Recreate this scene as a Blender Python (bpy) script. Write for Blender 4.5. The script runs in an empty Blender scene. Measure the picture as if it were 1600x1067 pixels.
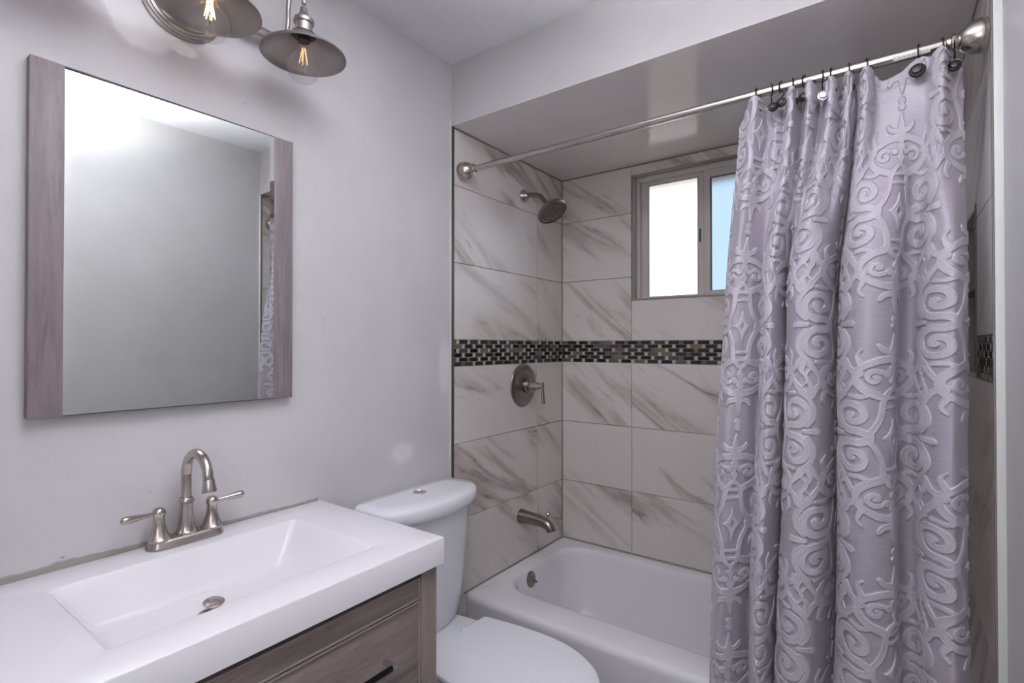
import bpy, bmesh, math, random
import numpy as np
from mathutils import Vector, Matrix
PI = math.pi
random.seed(7)
S = bpy.context.scene
C = S.collection

# ------------------------------------------------------------------ camera, world, lights, exposure
CAMP = Vector((1.4012, -1.5125, 1.358))
yaw, pitch = 0.6316, 0.0086
cam_d = bpy.data.cameras.new('camera')
cam = bpy.data.objects.new('camera', cam_d); C.objects.link(cam)
cam_d.sensor_width = 36.0; cam_d.lens = 813.96 / 1600 * 36.0
cam_d.clip_start = 0.02
cam.location = CAMP
cam.rotation_euler = (PI/2 + pitch, 0, yaw)
S.camera = cam

w = bpy.data.worlds.new('world'); S.world = w; w.use_nodes = True
wn = w.node_tree; wn.nodes.clear()
wo = wn.nodes.new('ShaderNodeOutputWorld'); wb = wn.nodes.new('ShaderNodeBackground')
wb.inputs[0].default_value = (0.80, 0.90, 1.0, 1); wb.inputs[1].default_value = 2.3
wn.links.new(wb.outputs[0], wo.inputs[0])

def area(name, loc, rot, size, size_y, power, col, spread=180):
    d = bpy.data.lights.new(name, 'AREA'); d.shape = 'RECTANGLE'; d.size = size; d.size_y = size_y
    d.energy = power; d.color = col; d.spread = math.radians(spread)
    o = bpy.data.objects.new(name, d); C.objects.link(o); o.location = loc; o.rotation_euler = rot
    return o
# fill light added in the doorway behind the photographer
area('doorway_fill', (1.12, -1.76, 1.62), (PI/2, 0, 0), 0.78, .90, 5.0, (0.97, 0.955, 0.98))
# light added ahead of the camera, bounced off the ceiling like a flash
area('bounce_fill', (1.05, -1.10, 1.92), (PI - .22, .0, 0), 0.26, 0.26, 22.0, (0.99, 0.985, 1.0), 112)

S.view_settings.view_transform = 'Standard'; S.view_settings.look = 'None'
S.view_settings.exposure = 0.47; S.view_settings.gamma = 1.0
S.view_settings.use_curve_mapping = False
try:
    S.cycles.use_denoising = True
    S.cycles.max_bounces = 14; S.cycles.diffuse_bounces = 6; S.cycles.glossy_bounces = 6
    S.cycles.transparent_max_bounces = 16; S.cycles.sample_clamp_indirect = 8
except Exception: pass

# ------------------------------------------------------------------ helpers
class MB:
    def __init__(s): s.bm = bmesh.new()
    def box(s, x0, x1, y0, y1, z0, z1, bev=0.0, seg=2):
        b = bmesh.new(); bmesh.ops.create_cube(b, size=1)
        for v in b.verts:
            v.co = Vector(((x0+x1)/2 + v.co.x*(x1-x0), (y0+y1)/2 + v.co.y*(y1-y0), (z0+z1)/2 + v.co.z*(z1-z0)))
        if bev: bmesh.ops.bevel(b, geom=list(b.edges), offset=bev, segments=seg, affect='EDGES', profile=0.5)
        s.merge(b); return s
    def merge(s, b):
        m = bpy.data.meshes.new('t'); b.to_mesh(m); b.free(); s.bm.from_mesh(m); bpy.data.meshes.remove(m)
    def lathe(s, c, axis, prof, seg=32, up=None):
        """prof: (r, h) along axis from c"""
        c = Vector(c); a = Vector(axis).normalized()
        t = Vector((0,0,1)) if abs(a.z) < .9 else Vector((1,0,0))
        e1 = a.cross(t).normalized(); e2 = a.cross(e1)
        rings = []
        for r, h in prof:
            if r < 1e-5: rings.append([s.bm.verts.new(c + a*h)])
            else: rings.append([s.bm.verts.new(c + a*h + e1*(r*math.cos(2*PI*i/seg)) + e2*(r*math.sin(2*PI*i/seg))) for i in range(seg)])
        s.bridge(rings); return s
    def bridge(s, rings, closed=True):
        for A, B in zip(rings[:-1], rings[1:]):
            n = max(len(A), len(B))
            rng = range(n if closed else n-1)
            for i in rng:
                j = (i+1) % n
                try:
                    if len(A) == 1 and len(B) == 1: continue
                    if len(A) == 1: s.bm.faces.new((A[0], B[j], B[i]))
                    elif len(B) == 1: s.bm.faces.new((A[i], A[j], B[0]))
                    else: s.bm.faces.new((A[i], A[j], B[j], B[i]))
                except ValueError: pass
    def tube(s, pts, rad, seg=16, caps=True, sub=1, flat=None):
        pts = [Vector(p) for p in pts]
        if not hasattr(rad, '__len__'): rad = [rad]*len(pts)
        if sub > 1:
            P, Rr = [], []
            n = len(pts)
            for i in range(n-1):
                p0 = pts[max(i-1,0)]; p1 = pts[i]; p2 = pts[i+1]; p3 = pts[min(i+2,n-1)]
                for k in range(sub):
                    t = k/sub
                    P.append(0.5*((2*p1)+(p2-p0)*t+(2*p0-5*p1+4*p2-p3)*t*t+(3*p1-p0-3*p2+p3)*t**3))
                    Rr.append(rad[i]*(1-t)+rad[i+1]*t)
            P.append(pts[-1]); Rr.append(rad[-1]); pts, rad = P, Rr
        d = (pts[1]-pts[0]).normalized()
        t = Vector((0,0,1)) if abs(d.z) < .9 else Vector((1,0,0))
        e1 = d.cross(t).normalized()
        rings = []
        for i, p in enumerate(pts):
            if i == 0: d = pts[1]-pts[0]
            elif i == len(pts)-1: d = pts[-1]-pts[-2]
            else: d = pts[i+1]-pts[i-1]
            d.normalize(); e1 = (e1 - d*e1.dot(d)).normalized(); e2 = d.cross(e1)
            f = flat if flat else 1.0
            rings.append([s.bm.verts.new(p + e1*(rad[i]*math.cos(2*PI*k/seg)) + e2*(rad[i]*f*math.sin(2*PI*k/seg))) for k in range(seg)])
        if caps:
            rings = [[s.bm.verts.new(pts[0])]] + rings + [[s.bm.verts.new(pts[-1])]]
        s.bridge(rings); return s
    def loft(s, rings, cap0=True, cap1=True):
        R = [[s.bm.verts.new(Vector(p)) for p in r] for r in rings]
        s.bridge(R)
        if cap0: s.bm.faces.new(list(reversed(R[0])))
        if cap1: s.bm.faces.new(R[-1])
        return s
    def sphere(s, c, r, sc=(1,1,1), u=24, v=14):
        b = bmesh.new(); bmesh.ops.create_uvsphere(b, u_segments=u, v_segments=v, radius=r)
        for q in b.verts: q.co = Vector((q.co.x*sc[0]+c[0], q.co.y*sc[1]+c[1], q.co.z*sc[2]+c[2]))
        s.merge(b); return s
    def build(s, name, mat, parent=None, ang=35, smooth=True):
        bmesh.ops.recalc_face_normals(s.bm, faces=list(s.bm.faces))
        if parent is not None:
            off = wloc(parent)
            for v in s.bm.verts: v.co -= off
        m = bpy.data.meshes.new(name); s.bm.to_mesh(m); s.bm.free()
        if smooth:
            m.polygons.foreach_set('use_smooth', [True]*len(m.polygons))
            m.set_sharp_from_angle(angle=math.radians(ang))
        return link(name, m, mat, parent)
def wloc(o):
    v = Vector((0,0,0))
    while o is not None: v = v + o.location; o = o.parent
    return v
def link(name, m, mat, parent=None):
    o = bpy.data.objects.new(name, m); C.objects.link(o)
    if mat is not None: m.materials.append(mat)
    if parent is not None: o.parent = parent
    return o
def thing(name, label, cat, loc=(0,0,0), group=None):
    o = bpy.data.objects.new(name, None); C.objects.link(o); o.location = loc
    o.empty_display_size = .05
    o['label'] = label; o['category'] = cat
    if group: o['group'] = group
    return o
def tag(o, label, cat, group=None):
    o['label'] = label; o['category'] = cat
    if group: o['group'] = group
    return o
def structure(o, label, cat):
    o['kind'] = 'structure'; o['label'] = label; o['category'] = cat; return o
def rrect(x0, x1, y0, y1, r, z, k=8, e=10):
    """rounded rectangle ring, constant vertex count"""
    r = max(r, 1e-4); P = []
    cs = [(x1-r, y1-r, 0), (x0+r, y1-r, PI/2), (x0+r, y0+r, PI), (x1-r, y0+r, 1.5*PI)]
    for q in range(4):
        cx, cy, a0 = cs[q]
        for i in range(k+1):
            a = a0 + (PI/2)*i/k
            P.append((cx+r*math.cos(a), cy+r*math.sin(a), z))
        nx, ny, na = cs[(q+1) % 4]
        ex, ey = nx+r*math.cos(na), ny+r*math.sin(na)
        sx, sy, _ = P[-1]
        for i in range(1, e): P.append((sx+(ex-sx)*i/e, sy+(ey-sy)*i/e, z))
    return P

# ------------------------------------------------------------------ materials
class NT:
    def __init__(s, name):
        s.m = bpy.data.materials.new(name); s.m.use_nodes = True; s.t = s.m.node_tree; s.t.nodes.clear()
        s.out = s.n('ShaderNodeOutputMaterial'); s.b = s.n('ShaderNodeBsdfPrincipled'); s.l(s.b.outputs[0], s.out.inputs[0])
    def n(s, ty, **k):
        q = s.t.nodes.new(ty)
        for a, b in k.items(): setattr(q, a, b)
        return q
    def l(s, a, b): s.t.links.new(a, b)
    def set(s, **k):
        for a, b in k.items():
            a = a.replace('_', ' ')
            s.b.inputs[a].default_value = b
    def val(s, sock, v):
        if isinstance(v, (int, float)): sock.default_value = v
        else: s.l(v, sock)
    def math(s, op, a, b=0.0, c=None, clamp=False):
        q = s.n('ShaderNodeMath', operation=op); q.use_clamp = clamp
        s.val(q.inputs[0], a); s.val(q.inputs[1], b)
        if c is not None: s.val(q.inputs[2], c)
        return q.outputs[0]
    def noise(s, vec, scale, detail=4, rough=.55, dist=0.0):
        q = s.n('ShaderNodeTexNoise'); q.inputs['Scale'].default_value = scale; q.inputs['Detail'].default_value = detail
        q.inputs['Roughness'].default_value = rough; q.inputs['Distortion'].default_value = dist
        if vec is not None: s.l(vec, q.inputs['Vector'])
        return q.outputs['Fac']
    def mapr(s, v, a, b, c=0.0, d=1.0, smooth=True):
        q = s.n('ShaderNodeMapRange'); q.interpolation_type = 'SMOOTHSTEP' if smooth else 'LINEAR'
        s.val(q.inputs[0], v)
        for i, x in enumerate((a, b, c, d)): q.inputs[i+1].default_value = x
        return q.outputs[0]
    def mix(s, f, a, b):
        q = s.n('ShaderNodeMix', data_type='RGBA')
        s.val(q.inputs[0], f)
        for sock, v in ((q.inputs[6], a), (q.inputs[7], b)):
            if isinstance(v, tuple): sock.default_value = (*v, 1) if len(v) == 3 else v
            else: s.l(v, sock)
        return q.outputs[2]
    def pos(s, scale=(1,1,1), rot=(0,0,0), loc=(0,0,0), src='Object'):
        tc = s.n('ShaderNodeTexCoord'); mp = s.n('ShaderNodeMapping')
        mp.inputs['Scale'].default_value = scale; mp.inputs['Rotation'].default_value = rot; mp.inputs['Location'].default_value = loc
        s.l(tc.outputs[src], mp.inputs[0]); return mp.outputs[0]
    def bump(s, h, strength=.3, dist=.002):
        q = s.n('ShaderNodeBump'); q.inputs['Strength'].default_value = strength; q.inputs['Distance'].default_value = dist
        s.l(h, q.inputs['Height']); s.l(q.outputs[0], s.b.inputs['Normal']); return q
def simple(name, col, rough=.5, metal=0.0, **k):
    t = NT(name); t.set(Base_Color=(*col, 1), Roughness=rough, Metallic=metal, **k); return t.m

CHIPS = [(-1.027, 1.018, .0022, .0012), (-.995, 1.040, .0012, .0010), (-1.186, .917, .004, .002), (-.813, 2.008, .0018, .0020), (-.595, 1.828, .0014, .0018)]
# painted plaster, hand-patched
def make_paint(name, col, patch=False, rough=.42, bumps=.25):
    t = NT(name); p = t.pos()
    big = t.noise(p, 2.3, 5, .6)
    fine = t.noise(p, 38, 4, .6)
    base = t.mix(t.mapr(big, .38, .66), col, tuple(c*.93 for c in col))
    hh = t.math('ADD', t.math('MULTIPLY', fine, .35), t.math('MULTIPLY', t.noise(p, 7, 6, .65), 1.0))
    hh = t.math('ADD', hh, t.math('MULTIPLY', t.noise(t.pos((1, 1, .5)), 3.5, 2, .5, .8), 2.2))
    if patch:
        # a spackled, still unpainted patch with a ragged edge by the lamp, and smaller dabs
        sep = t.n('ShaderNodeSeparateXYZ'); t.l(p, sep.inputs[0])
        Y, Z = sep.outputs[1], sep.outputs[2]
        rag = t.math('MULTIPLY', t.math('SUBTRACT', t.noise(p, 16, 6, .68), .5), .30)
        def blob(y, z, ry, rz, soft=.25):
            a = t.math('DIVIDE', t.math('SUBTRACT', Y, y), ry); b = t.math('DIVIDE', t.math('SUBTRACT', Z, z), rz)
            d = t.math('SQRT', t.math('ADD', t.math('MULTIPLY', a, a), t.math('MULTIPLY', b, b)))
            return t.mapr(t.math('ADD', d, t.math('MULTIPLY', rag, min(.06/min(ry, rz)*1.6, 3.5))), 1.0-soft, 1.0+soft, 1.0, 0.0)
        m1 = blob(-1.045, 2.15, .085, .105, .12)
        m2 = blob(-.965, 2.085, .035, .016, .2)
        m3 = blob(-.04, 1.28, .03, .10, .4)
        m4 = blob(-.25, .98, .05, .035, .5)
        m = t.math('MAXIMUM', t.math('MAXIMUM', m1, m2), t.math('MULTIPLY', t.math('MAXIMUM', m3, m4), .45))
        base = t.mix(m, base, (.80, .79, .80))
        # thin scuffs and nicks
        v = t.n('ShaderNodeTexVoronoi'); v.inputs['Scale'].default_value = 9; v.inputs['Randomness'].default_value = 1; t.l(p, v.inputs['Vector'])
        nick = t.mapr(v.outputs['Distance'], .012, .03, 1, 0)
        base = t.mix(t.math('MULTIPLY', nick, .6), base, tuple(c*.55 for c in col))
        for cy_, cz_, ry_, rz_ in CHIPS:
            base = t.mix(t.math('MULTIPLY', blob(cy_, cz_, ry_, rz_, .5), .8), base, (.26, .23, .22))
        t.l(t.math('ADD', rough, t.math('MULTIPLY', m, .35)), t.b.inputs['Roughness'])
    else:
        t.set(Roughness=rough)
    t.l(base, t.b.inputs['Base Color']); t.bump(hh, bumps, .004)
    t.b.inputs['Specular IOR Level'].default_value = .35
    return t.m
M = {}
M['wall'] = make_paint('wall_paint', (.565, .545, .555), True, .45, .33)
M['header'] = make_paint('header_paint', (.50, .48, .485), False, .5, .2)
M['ceiling'] = make_paint('ceiling_paint', (.72, .72, .765), False, .7, .15)
M['soffit'] = make_paint('soffit_gloss_paint', (.70, .655, .65), False, .14, .0)
M['soffit'].node_tree.nodes['Principled BSDF'].inputs['Specular IOR Level'].default_value = .16
M['grey_wall'] = make_paint('opposite_wall_paint', (.57, .56, .565), False, .4, .35)
M['trim'] = make_paint('trim_paint', (.66, .67, .65), False, .35, .25)

def make_marble():
    t = NT('marble_tile')
    uv = t.n('ShaderNodeUVMap', uv_map='tile'); ro = t.n('ShaderNodeUVMap', uv_map='rnd')
    sr = t.n('ShaderNodeSeparateXYZ'); t.l(ro.outputs[0], sr.inputs[0]); R1, R2 = sr.outputs[0], sr.outputs[1]
    mp = t.n('ShaderNodeMapping'); t.l(uv.outputs[0], mp.inputs[0])
    ang = t.math('ADD', .42, t.math('MULTIPLY', R2, .38))   # veins fall to the right
    cr = t.n('ShaderNodeCombineXYZ'); t.l(ang, cr.inputs[2]); t.l(cr.outputs[0], mp.inputs['Rotation'])
    off = t.n('ShaderNodeCombineXYZ'); t.l(t.math('MULTIPLY', R1, 37.0), off.inputs[0]); t.l(t.math('MULTIPLY', R2, 23.0), off.inputs[1]); t.l(t.math('MULTIPLY', R1, 11.0), off.inputs[2])
    ad = t.n('ShaderNodeVectorMath', operation='ADD'); t.l(mp.outputs[0], ad.inputs[0]); t.l(off.outputs[0], ad.inputs[1])
    def st(sx, sy):
        q = t.n('ShaderNodeVectorMath', operation='MULTIPLY'); t.l(ad.outputs[0], q.inputs[0]); q.inputs[1].default_value = (sx, sy, 1); return q.outputs[0]
    P = st(.62, 4.0)
    a = t.noise(P, 1.7, 6, .50, .35)
    thin = t.mapr(t.math('ABSOLUTE', t.math('SUBTRACT', a, .50)), 0.0, .016, 1, 0)
    b = t.noise(st(.7, 5.2), 2.0, 5, .55, .5)
    thin2 = t.mapr(t.math('ABSOLUTE', t.math('SUBTRACT', b, .53)), 0.0, .010, 1, 0)
    broad = t.mapr(a, .50, .585, 1, 0)
    broad = t.math('MULTIPLY', broad, t.mapr(a, .40, .50, 0, 1))
    where = t.mapr(t.noise(st(.7, 2.2), 1.9, 3, .5), .42, .60)
    f1 = t.math('MULTIPLY', thin, t.mapr(t.noise(st(2, 3), 3.5, 3), .38, .66))
    f1 = t.math('MULTIPLY', f1, where); f2 = t.math('MULTIPLY', t.math('MULTIPLY', thin2, where), t.mapr(t.noise(st(2, 2), 5, 3), .42, .68))
    fine = t.noise(st(3, 9), 6, 5, .6)
    base = t.mix(t.math('MULTIPLY', t.mapr(fine, .35, .75), .35), (.64, .60, .58), (.58, .54, .52))
    base = t.mix(t.math('MULTIPLY', t.math('MULTIPLY', broad, where), .80), base, (.36, .305, .275))
    base = t.mix(t.math('MULTIPLY', f2, .75), base, (.25, .215, .195))
    base = t.mix(t.math('MULTIPLY', f1, .85), base, (.17, .14, .125))
    t.l(base, t.b.inputs['Base Color']); t.set(Roughness=.30)
    t.b.inputs['Specular IOR Level'].default_value = .5
    return t.m
M['marble'] = make_marble()
M['grout'] = simple('grout', (.20, .175, .16), .9)
M['dark_trim'] = simple('dark_metal_edge', (.12, .11, .10), .4, .6)
M['light_trim'] = simple('pale_edge_bead', (.62, .61, .58), .45)
def make_mosaic():
    t = NT('glass_mosaic'); ro = t.n('ShaderNodeUVMap', uv_map='rnd')
    s_ = t.n('ShaderNodeSeparateXYZ'); t.l(ro.outputs[0], s_.inputs[0])
    cr = t.n('ShaderNodeValToRGB'); cr.color_ramp.interpolation = 'CONSTANT'
    cols = [(0,(.006,.005,.006)),(.26,(.022,.013,.014)),(.44,(.018,.03,.027)),(.52,(.10,.085,.08)),(.60,(.15,.13,.075)),(.67,(.05,.032,.036)),(.76,(.008,.009,.009)),(.88,(.42,.38,.36))]
    el = cr.color_ramp.elements
    while len(el) < len(cols): el.new(.5)
    for e, (p, c) in zip(el, cols): e.position = p; e.color = (*c, 1)
    t.l(s_.outputs[0], cr.inputs[0]); t.l(cr.outputs[0], t.b.inputs['Base Color'])
    t.l(t.math('ADD', .10, t.math('MULTIPLY', s_.outputs[1], .25)), t.b.inputs['Roughness'])
    return t.m
M['mosaic'] = make_mosaic()
def make_nickel(name='brushed_nickel', col=(.50, .45, .415), r=.25):
    t = NT(name)
    t.set(Base_Color=(*col, 1), Metallic=1.0, Roughness=r); return t.m
M['nickel'] = make_nickel()
M['nickel_dark'] = make_nickel('dark_brushed_nickel', (.27, .245, .225), .30)
M['nickel_lamp'] = make_nickel('lamp_nickel', (.40, .365, .345), .36)
M['chrome'] = simple('chrome', (.75, .76, .78), .10, 1.0)
M['bronze'] = simple('oil_rubbed_bronze', (.035, .030, .032), .33, .7)
M['black'] = simple('black_bar', (.012, .012, .014), .25, .5)
M['white_top'] = simple('white_cultured_stone', (.76, .75, .78), .25)
M['porcelain'] = simple('white_porcelain', (.78, .79, .83), .10)
M['plastic'] = simple('white_seat_plastic', (.82, .83, .88), .28)
M['tub'] = simple('white_tub_enamel', (.78, .765, .80), .16)
M['sticker'] = simple('white_sticker', (.82, .82, .80), .5)
M['ink'] = simple('printed_ink', (.10, .10, .10), .6)
M['caulk'] = make_paint('old_caulk', (.30, .28, .265), False, .8, .6)
M['mirror'] = simple('mirror_silver', (.72, .745, .725), .015, 1.0)
M['mirror_edge'] = simple('mirror_dark_edge', (.05, .055, .06), .3)
M['vinyl'] = simple('window_vinyl', (.52, .48, .45), .42)
M['rubber'] = simple('dark_gasket', (.10, .10, .10), .6)
M['floor'] = simple('grey_floor_tile', (.35, .33, .32), .35)
M['eave'] = simple('outside_eave', (.50, .40, .30), .7)

def make_wood(name, c0, c1, c2, axis):
    t = NT(name)
    sc = {'y': (9, .8, 9), 'z': (9, 9, .8)}[axis]
    p = t.pos(sc)
    a = t.noise(p, 4.0, 6, .62, .6)
    b = t.noise(p, 19, 5, .7, .2)
    k = t.noise(t.pos(tuple(q*.35 for q in sc)), 5.0, 3, .5, 1.4)
    col = t.mix(t.mapr(a, .34, .66), c0, c1)
    col = t.mix(t.math('MULTIPLY', t.mapr(b, .45, .72), .45), col, c2)
    col = t.mix(t.math('MULTIPLY', t.mapr(k, .60, .70), .55), col, tuple(q*.55 for q in c2))
    t.l(col, t.b.inputs['Base Color']); t.set(Roughness=.48); t.bump(b, .25, .0006)
    return t.m
M['wood_h'] = make_wood('grey_oak_horizontal', (.27, .22, .20), (.195, .155, .14), (.115, .09, .08), 'y')
M['wood_v'] = make_wood('grey_oak_vertical', (.27, .222, .20), (.215, .175, .157), (.13, .103, .09), 'z')
M['wood_m'] = make_wood('mauve_grey_oak', (.235, .195, .205), (.175, .142, .148), (.12, .094, .096), 'z')
M['wood_edge'] = simple('pale_wood_edge', (.33, .285, .27), .45)

def make_bulb():
    t = NT('clear_bulb_glass'); t.t.nodes.remove(t.b)
    tr = t.n('ShaderNodeBsdfTransparent'); tr.inputs[0].default_value = (.93, .925, .92, 1)
    gl = t.n('ShaderNodeBsdfGlossy'); gl.inputs['Roughness'].default_value = .03; gl.inputs[0].default_value = (1, 1, 1, 1)
    lw = t.n('ShaderNodeLayerWeight'); lw.inputs[0].default_value = .35
    f_ = t.math('ADD', .03, t.math('MULTIPLY', t.math('POWER', lw.outputs['Facing'], 4.0), .85))
    ms = t.n('ShaderNodeMixShader'); t.l(f_, ms.inputs[0]); t.l(tr.outputs[0], ms.inputs[1])
    df = t.n('ShaderNodeBsdfTranslucent'); df.inputs[0].default_value = (.9, .9, .9, 1); m2 = t.n('ShaderNodeMixShader'); m2.inputs[0].default_value = .45  # white mixed in at the rim paints the bright outline of the glass
    t.l(gl.outputs[0], m2.inputs[1]); t.l(df.outputs[0], m2.inputs[2]); t.l(m2.outputs[0], ms.inputs[2])
    t.l(ms.outputs[0], t.out.inputs[0]); return t.m
M['bulb'] = make_bulb()
def emit(name, col, st):
    t = NT(name); t.set(Base_Color=(*col, 1)); t.b.inputs['Emission Color'].default_value = (*col, 1); t.b.inputs['Emission Strength'].default_value = st; return t.m
M['fil_hot'] = emit('hot_filament', (1.0, .72, .30), 6.0)
M['fil_dim'] = emit('dim_filament', (1.0, .42, .16), 3.2)
def make_frost(name, tint, rough):
    t = NT(name); p = t.pos()
    t.set(Base_Color=(*tint, 1), Roughness=rough, Transmission_Weight=1.0, IOR=1.05)
    t.bump(t.noise(p, 150, 3), .25, .001); return t.m
M['frost_l'] = make_frost('frosted_glass', (1, 1, 1), .55)
M['frost_r'] = make_frost('pebbled_glass', (.24, .29, .34), .5)

# ------------------------------------------------------------------ room shell
XR = 1.577; YB = .848; ZS = 2.225; ZC = 2.469; YF = -1.62
ZM = 1.383; ZM0 = 1.276; T = .307; T2 = .612; ZT = .36
th = .10
def shell(name, label, cat, boxes, mat):
    m = MB()
    for b in boxes: m.box(*b)
    return structure(m.build(name, mat, smooth=False), label, cat)
wall_left = shell('wall_left', 'left wall in patchy pale grey paint behind the mirror, its far end tiled', 'wall',
    [(-th, 0, YF-th, 0, 0, ZC)], M['wall'])
wall_right = shell('wall_right', 'right wall in grey paint beside the photographer, tiled inside the bath alcove', 'wall',
    [(XR+.016, XR+th, YF-th, 0, 0, ZC)], M['grey_wall'])
wall_back = shell('wall_back', 'back wall of the bath alcove in marble tile around the window', 'wall',
    [(-th, .392, YB+.012, YB+.14, 0, ZS), (.392, 1.33, YB+.012, YB+.14, 0, 1.577), (.392, 1.33, YB+.012, YB+.14, 2.178, ZS), (1.33, XR+th, YB+.012, YB+.14, 0, ZS)], M['grout'])
# substrate behind the side tiles of the alcove
bs = MB().box(-th, -.010, 0, YB+.14, 0, ZS).build('tile_backing', M['grout'], wall_left, smooth=False)
# right side backing leaves room for the recessed niche
bs = MB()
NY0, NY1, NZ0, NZ1 = .285, .60, 1.276, 1.726
for b in [(XR+.010, XR+th, 0, NY0, 0, ZS), (XR+.010, XR+th, NY1, YB+.14, 0, ZS), (XR+.010, XR+th, NY0, NY1, 0, NZ0), (XR+.010, XR+th, NY0, NY1, NZ1, ZS), (XR+.085, XR+th, NY0, NY1, NZ0, NZ1)]: bs.box(*b)
bs.build('tile_backing', M['grout'], wall_right, smooth=False)
shell('wall_front', 'grey wall behind the photographer with an open doorway', 'wall',
    [(-th, .72, YF-th, YF, 0, ZC), (1.53, XR+.016, YF-th, YF, 0, ZC), (.72, 1.53, YF-th, YF, 2.06, ZC)], M['grey_wall'])
shell('wall_sky_block', 'added hallway walls, out of view, keeping sky light out of the doorway', 'wall',
    [(.1, .2, -3.0, YF-th, 0, ZC), (2.0, 2.1, -3.0, YF-th, 0, ZC), (.1, 2.1, -3.1, -3.0, 0, ZC)], M['grey_wall'])  # unseen hallway walls, ceiling and floor added to block sky light at the doorway
shell('ceiling_sky_block', 'added hallway ceiling, out of view, keeping sky light out', 'ceiling', [(.1, 2.1, -3.1, YF-th-.001, ZC, ZC+.1)], M['ceiling'])
shell('floor_sky_block', 'added hallway floor, out of view, closing the light block below', 'floor', [(.1, 2.1, -3.1, YF-th-.001, -.1, 0)], M['floor'])
shell('floor', 'grey tile floor of the bathroom', 'floor', [(-th, XR+th, YF-th, YB+.14, -.1, 0)], M['floor'])
shell('ceiling', 'smooth pale grey painted ceiling', 'ceiling', [(-th, XR+th, YF-th, YB+.14, ZC, ZC+.1)], M['ceiling'])
hd = shell('wall_header', 'pale painted header wall above the bath alcove opening', 'wall', [(0, XR+.016, 0.0, .02, ZS+.0015, ZC)], M['header'])
sf = shell('ceiling_soffit', 'lowered glossy grey soffit over the bathtub', 'ceiling', [(-.01, XR+.01, 0.0205, YB+.012, ZS, ZS+.06)], M['soffit'])
MB().box(0, XR, 0.0, .021, ZS, ZS+.0014).build('soffit_lip', M['soffit'], hd, smooth=False)

# --- wall tiles: one mesh per wall, every tile an island with its own vein offset
def tiles(name, parent, quads, frame, mat, thick=.010, gap=.0011, bev=.0012):
    """quads: (u0,u1,z0,z1); frame(u,z,d) -> world point, d = distance off the wall into the room (0 = finished face)"""
    bm = bmesh.new(); U1 = bm.loops.layers.uv.new('tile'); U2 = bm.loops.layers.uv.new('rnd')
    for q in quads:
        u0, u1, z0, z1 = q[:4]; r = q[4] if len(q) > 4 else (random.random(), random.random())
        u0 += gap; u1 -= gap; z0 += gap; z1 -= gap
        A = [(u0, z0), (u1, z0), (u1, z1), (u0, z1)]; b = bev
        B = [(u0+b, z0+b), (u1-b, z0+b), (u1-b, z1-b), (u0+b, z1-b)]
        lv = [[bm.verts.new(frame(u, z, d)) for u, z in L] for L, d in ((A, -thick+.0002), (A, -b*.6), (B, 0))]
        fs = [(bm.faces.new(lv[2]), B)]
        for i in range(4):
            j = (i+1) % 4
            fs.append((bm.faces.new((lv[0][i], lv[0][j], lv[1][j], lv[1][i])), (A[i], A[j], A[j], A[i])))
            fs.append((bm.faces.new((lv[1][i], lv[1][j], lv[2][j], lv[2][i])), (A[i], A[j], B[j], B[i])))
        for f, uvs in fs:
            for lp, uv in zip(f.loops, uvs): lp[U1].uv = uv; lp[U2].uv = r
    bmesh.ops.recalc_face_normals(bm, faces=list(bm.faces))
    off = wloc(parent)
    for v in bm.verts: v.co -= off
    m = bpy.data.meshes.new(name); bm.to_mesh(m); bm.free()
    return link(name, m, mat, parent)
fL = lambda u, z, d: Vector((0 + d, u, z))
fB = lambda u, z, d: Vector((u, YB + .0 - d, z)) if True else None
fR = lambda u, z, d: Vector((XR - d, u, z))
rows = [(0.05, ZT-.005), (ZT-.005, ZM0-2*T), (ZM0-2*T, ZM0-T), (ZM0-T, ZM0), (ZM, ZM+T), (ZM+T, ZM+2*T), (ZM+2*T, ZS)]
q = []
for (z0, z1) in rows:
    for (u0, u1) in [(.0125, T2), (T2, YB-.001)]:
        q.append((u0, u1, z0, z1))
random.seed(21)
q = [(a, b, c, d, (random.random(), random.random())) for a, b, c, d in q]
tiles('wall_tile', wall_left, q, fL, M['marble'])
q = []
for (z0, z1) in rows:
    for (u0, u1) in [(.001, .386), (.386, .386+T2), (.386+T2, XR-.001)]:
        # cut round the window opening
        wx0, wx1, wz0, wz1 = .392, 1.33, 1.577, 2.178
        r = (random.random(), random.random())
        if u1 <= wx0+.01 or z1 <= wz0 or z0 >= wz1:
            q.append((u0, u1, z0, z1, r)); continue
        if z0 < wz0: q.append((u0, u1, z0, wz0, r))
        if z1 > wz1: q.append((u0, u1, wz1, z1, r))
        if u1 > wx1: q.append((wx1, u1, max(z0, wz0), min(z1, wz1), r))
tiles('wall_tile', wall_back, q, fB, M['marble'])
q = []
for (z0, z1) in rows:
    for (u0, u1) in [(.006, T2), (T2, YB-.001)]:
        r = (random.random(), random.random())
        a0, a1, c0, c1 = max(u0, NY0), min(u1, NY1), max(z0, NZ0), min(z1, NZ1)
        if a1-a0 < .02 or c1-c0 < .02: q.append((u0, u1, z0, z1, r)); continue
        q.append((u0, a0, z0, z1, r)) if a0-u0 > .004 else None
        q.append((a1, u1, z0, z1, r)) if u1-a1 > .004 else None
        if c0-z0 > .004: q.append((a0, a1, z0, c0, r))
        if z1-c1 > .004: q.append((a0, a1, c1, z1, r))
tiles('wall_tile', wall_right, q, fR, M['marble'])

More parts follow.
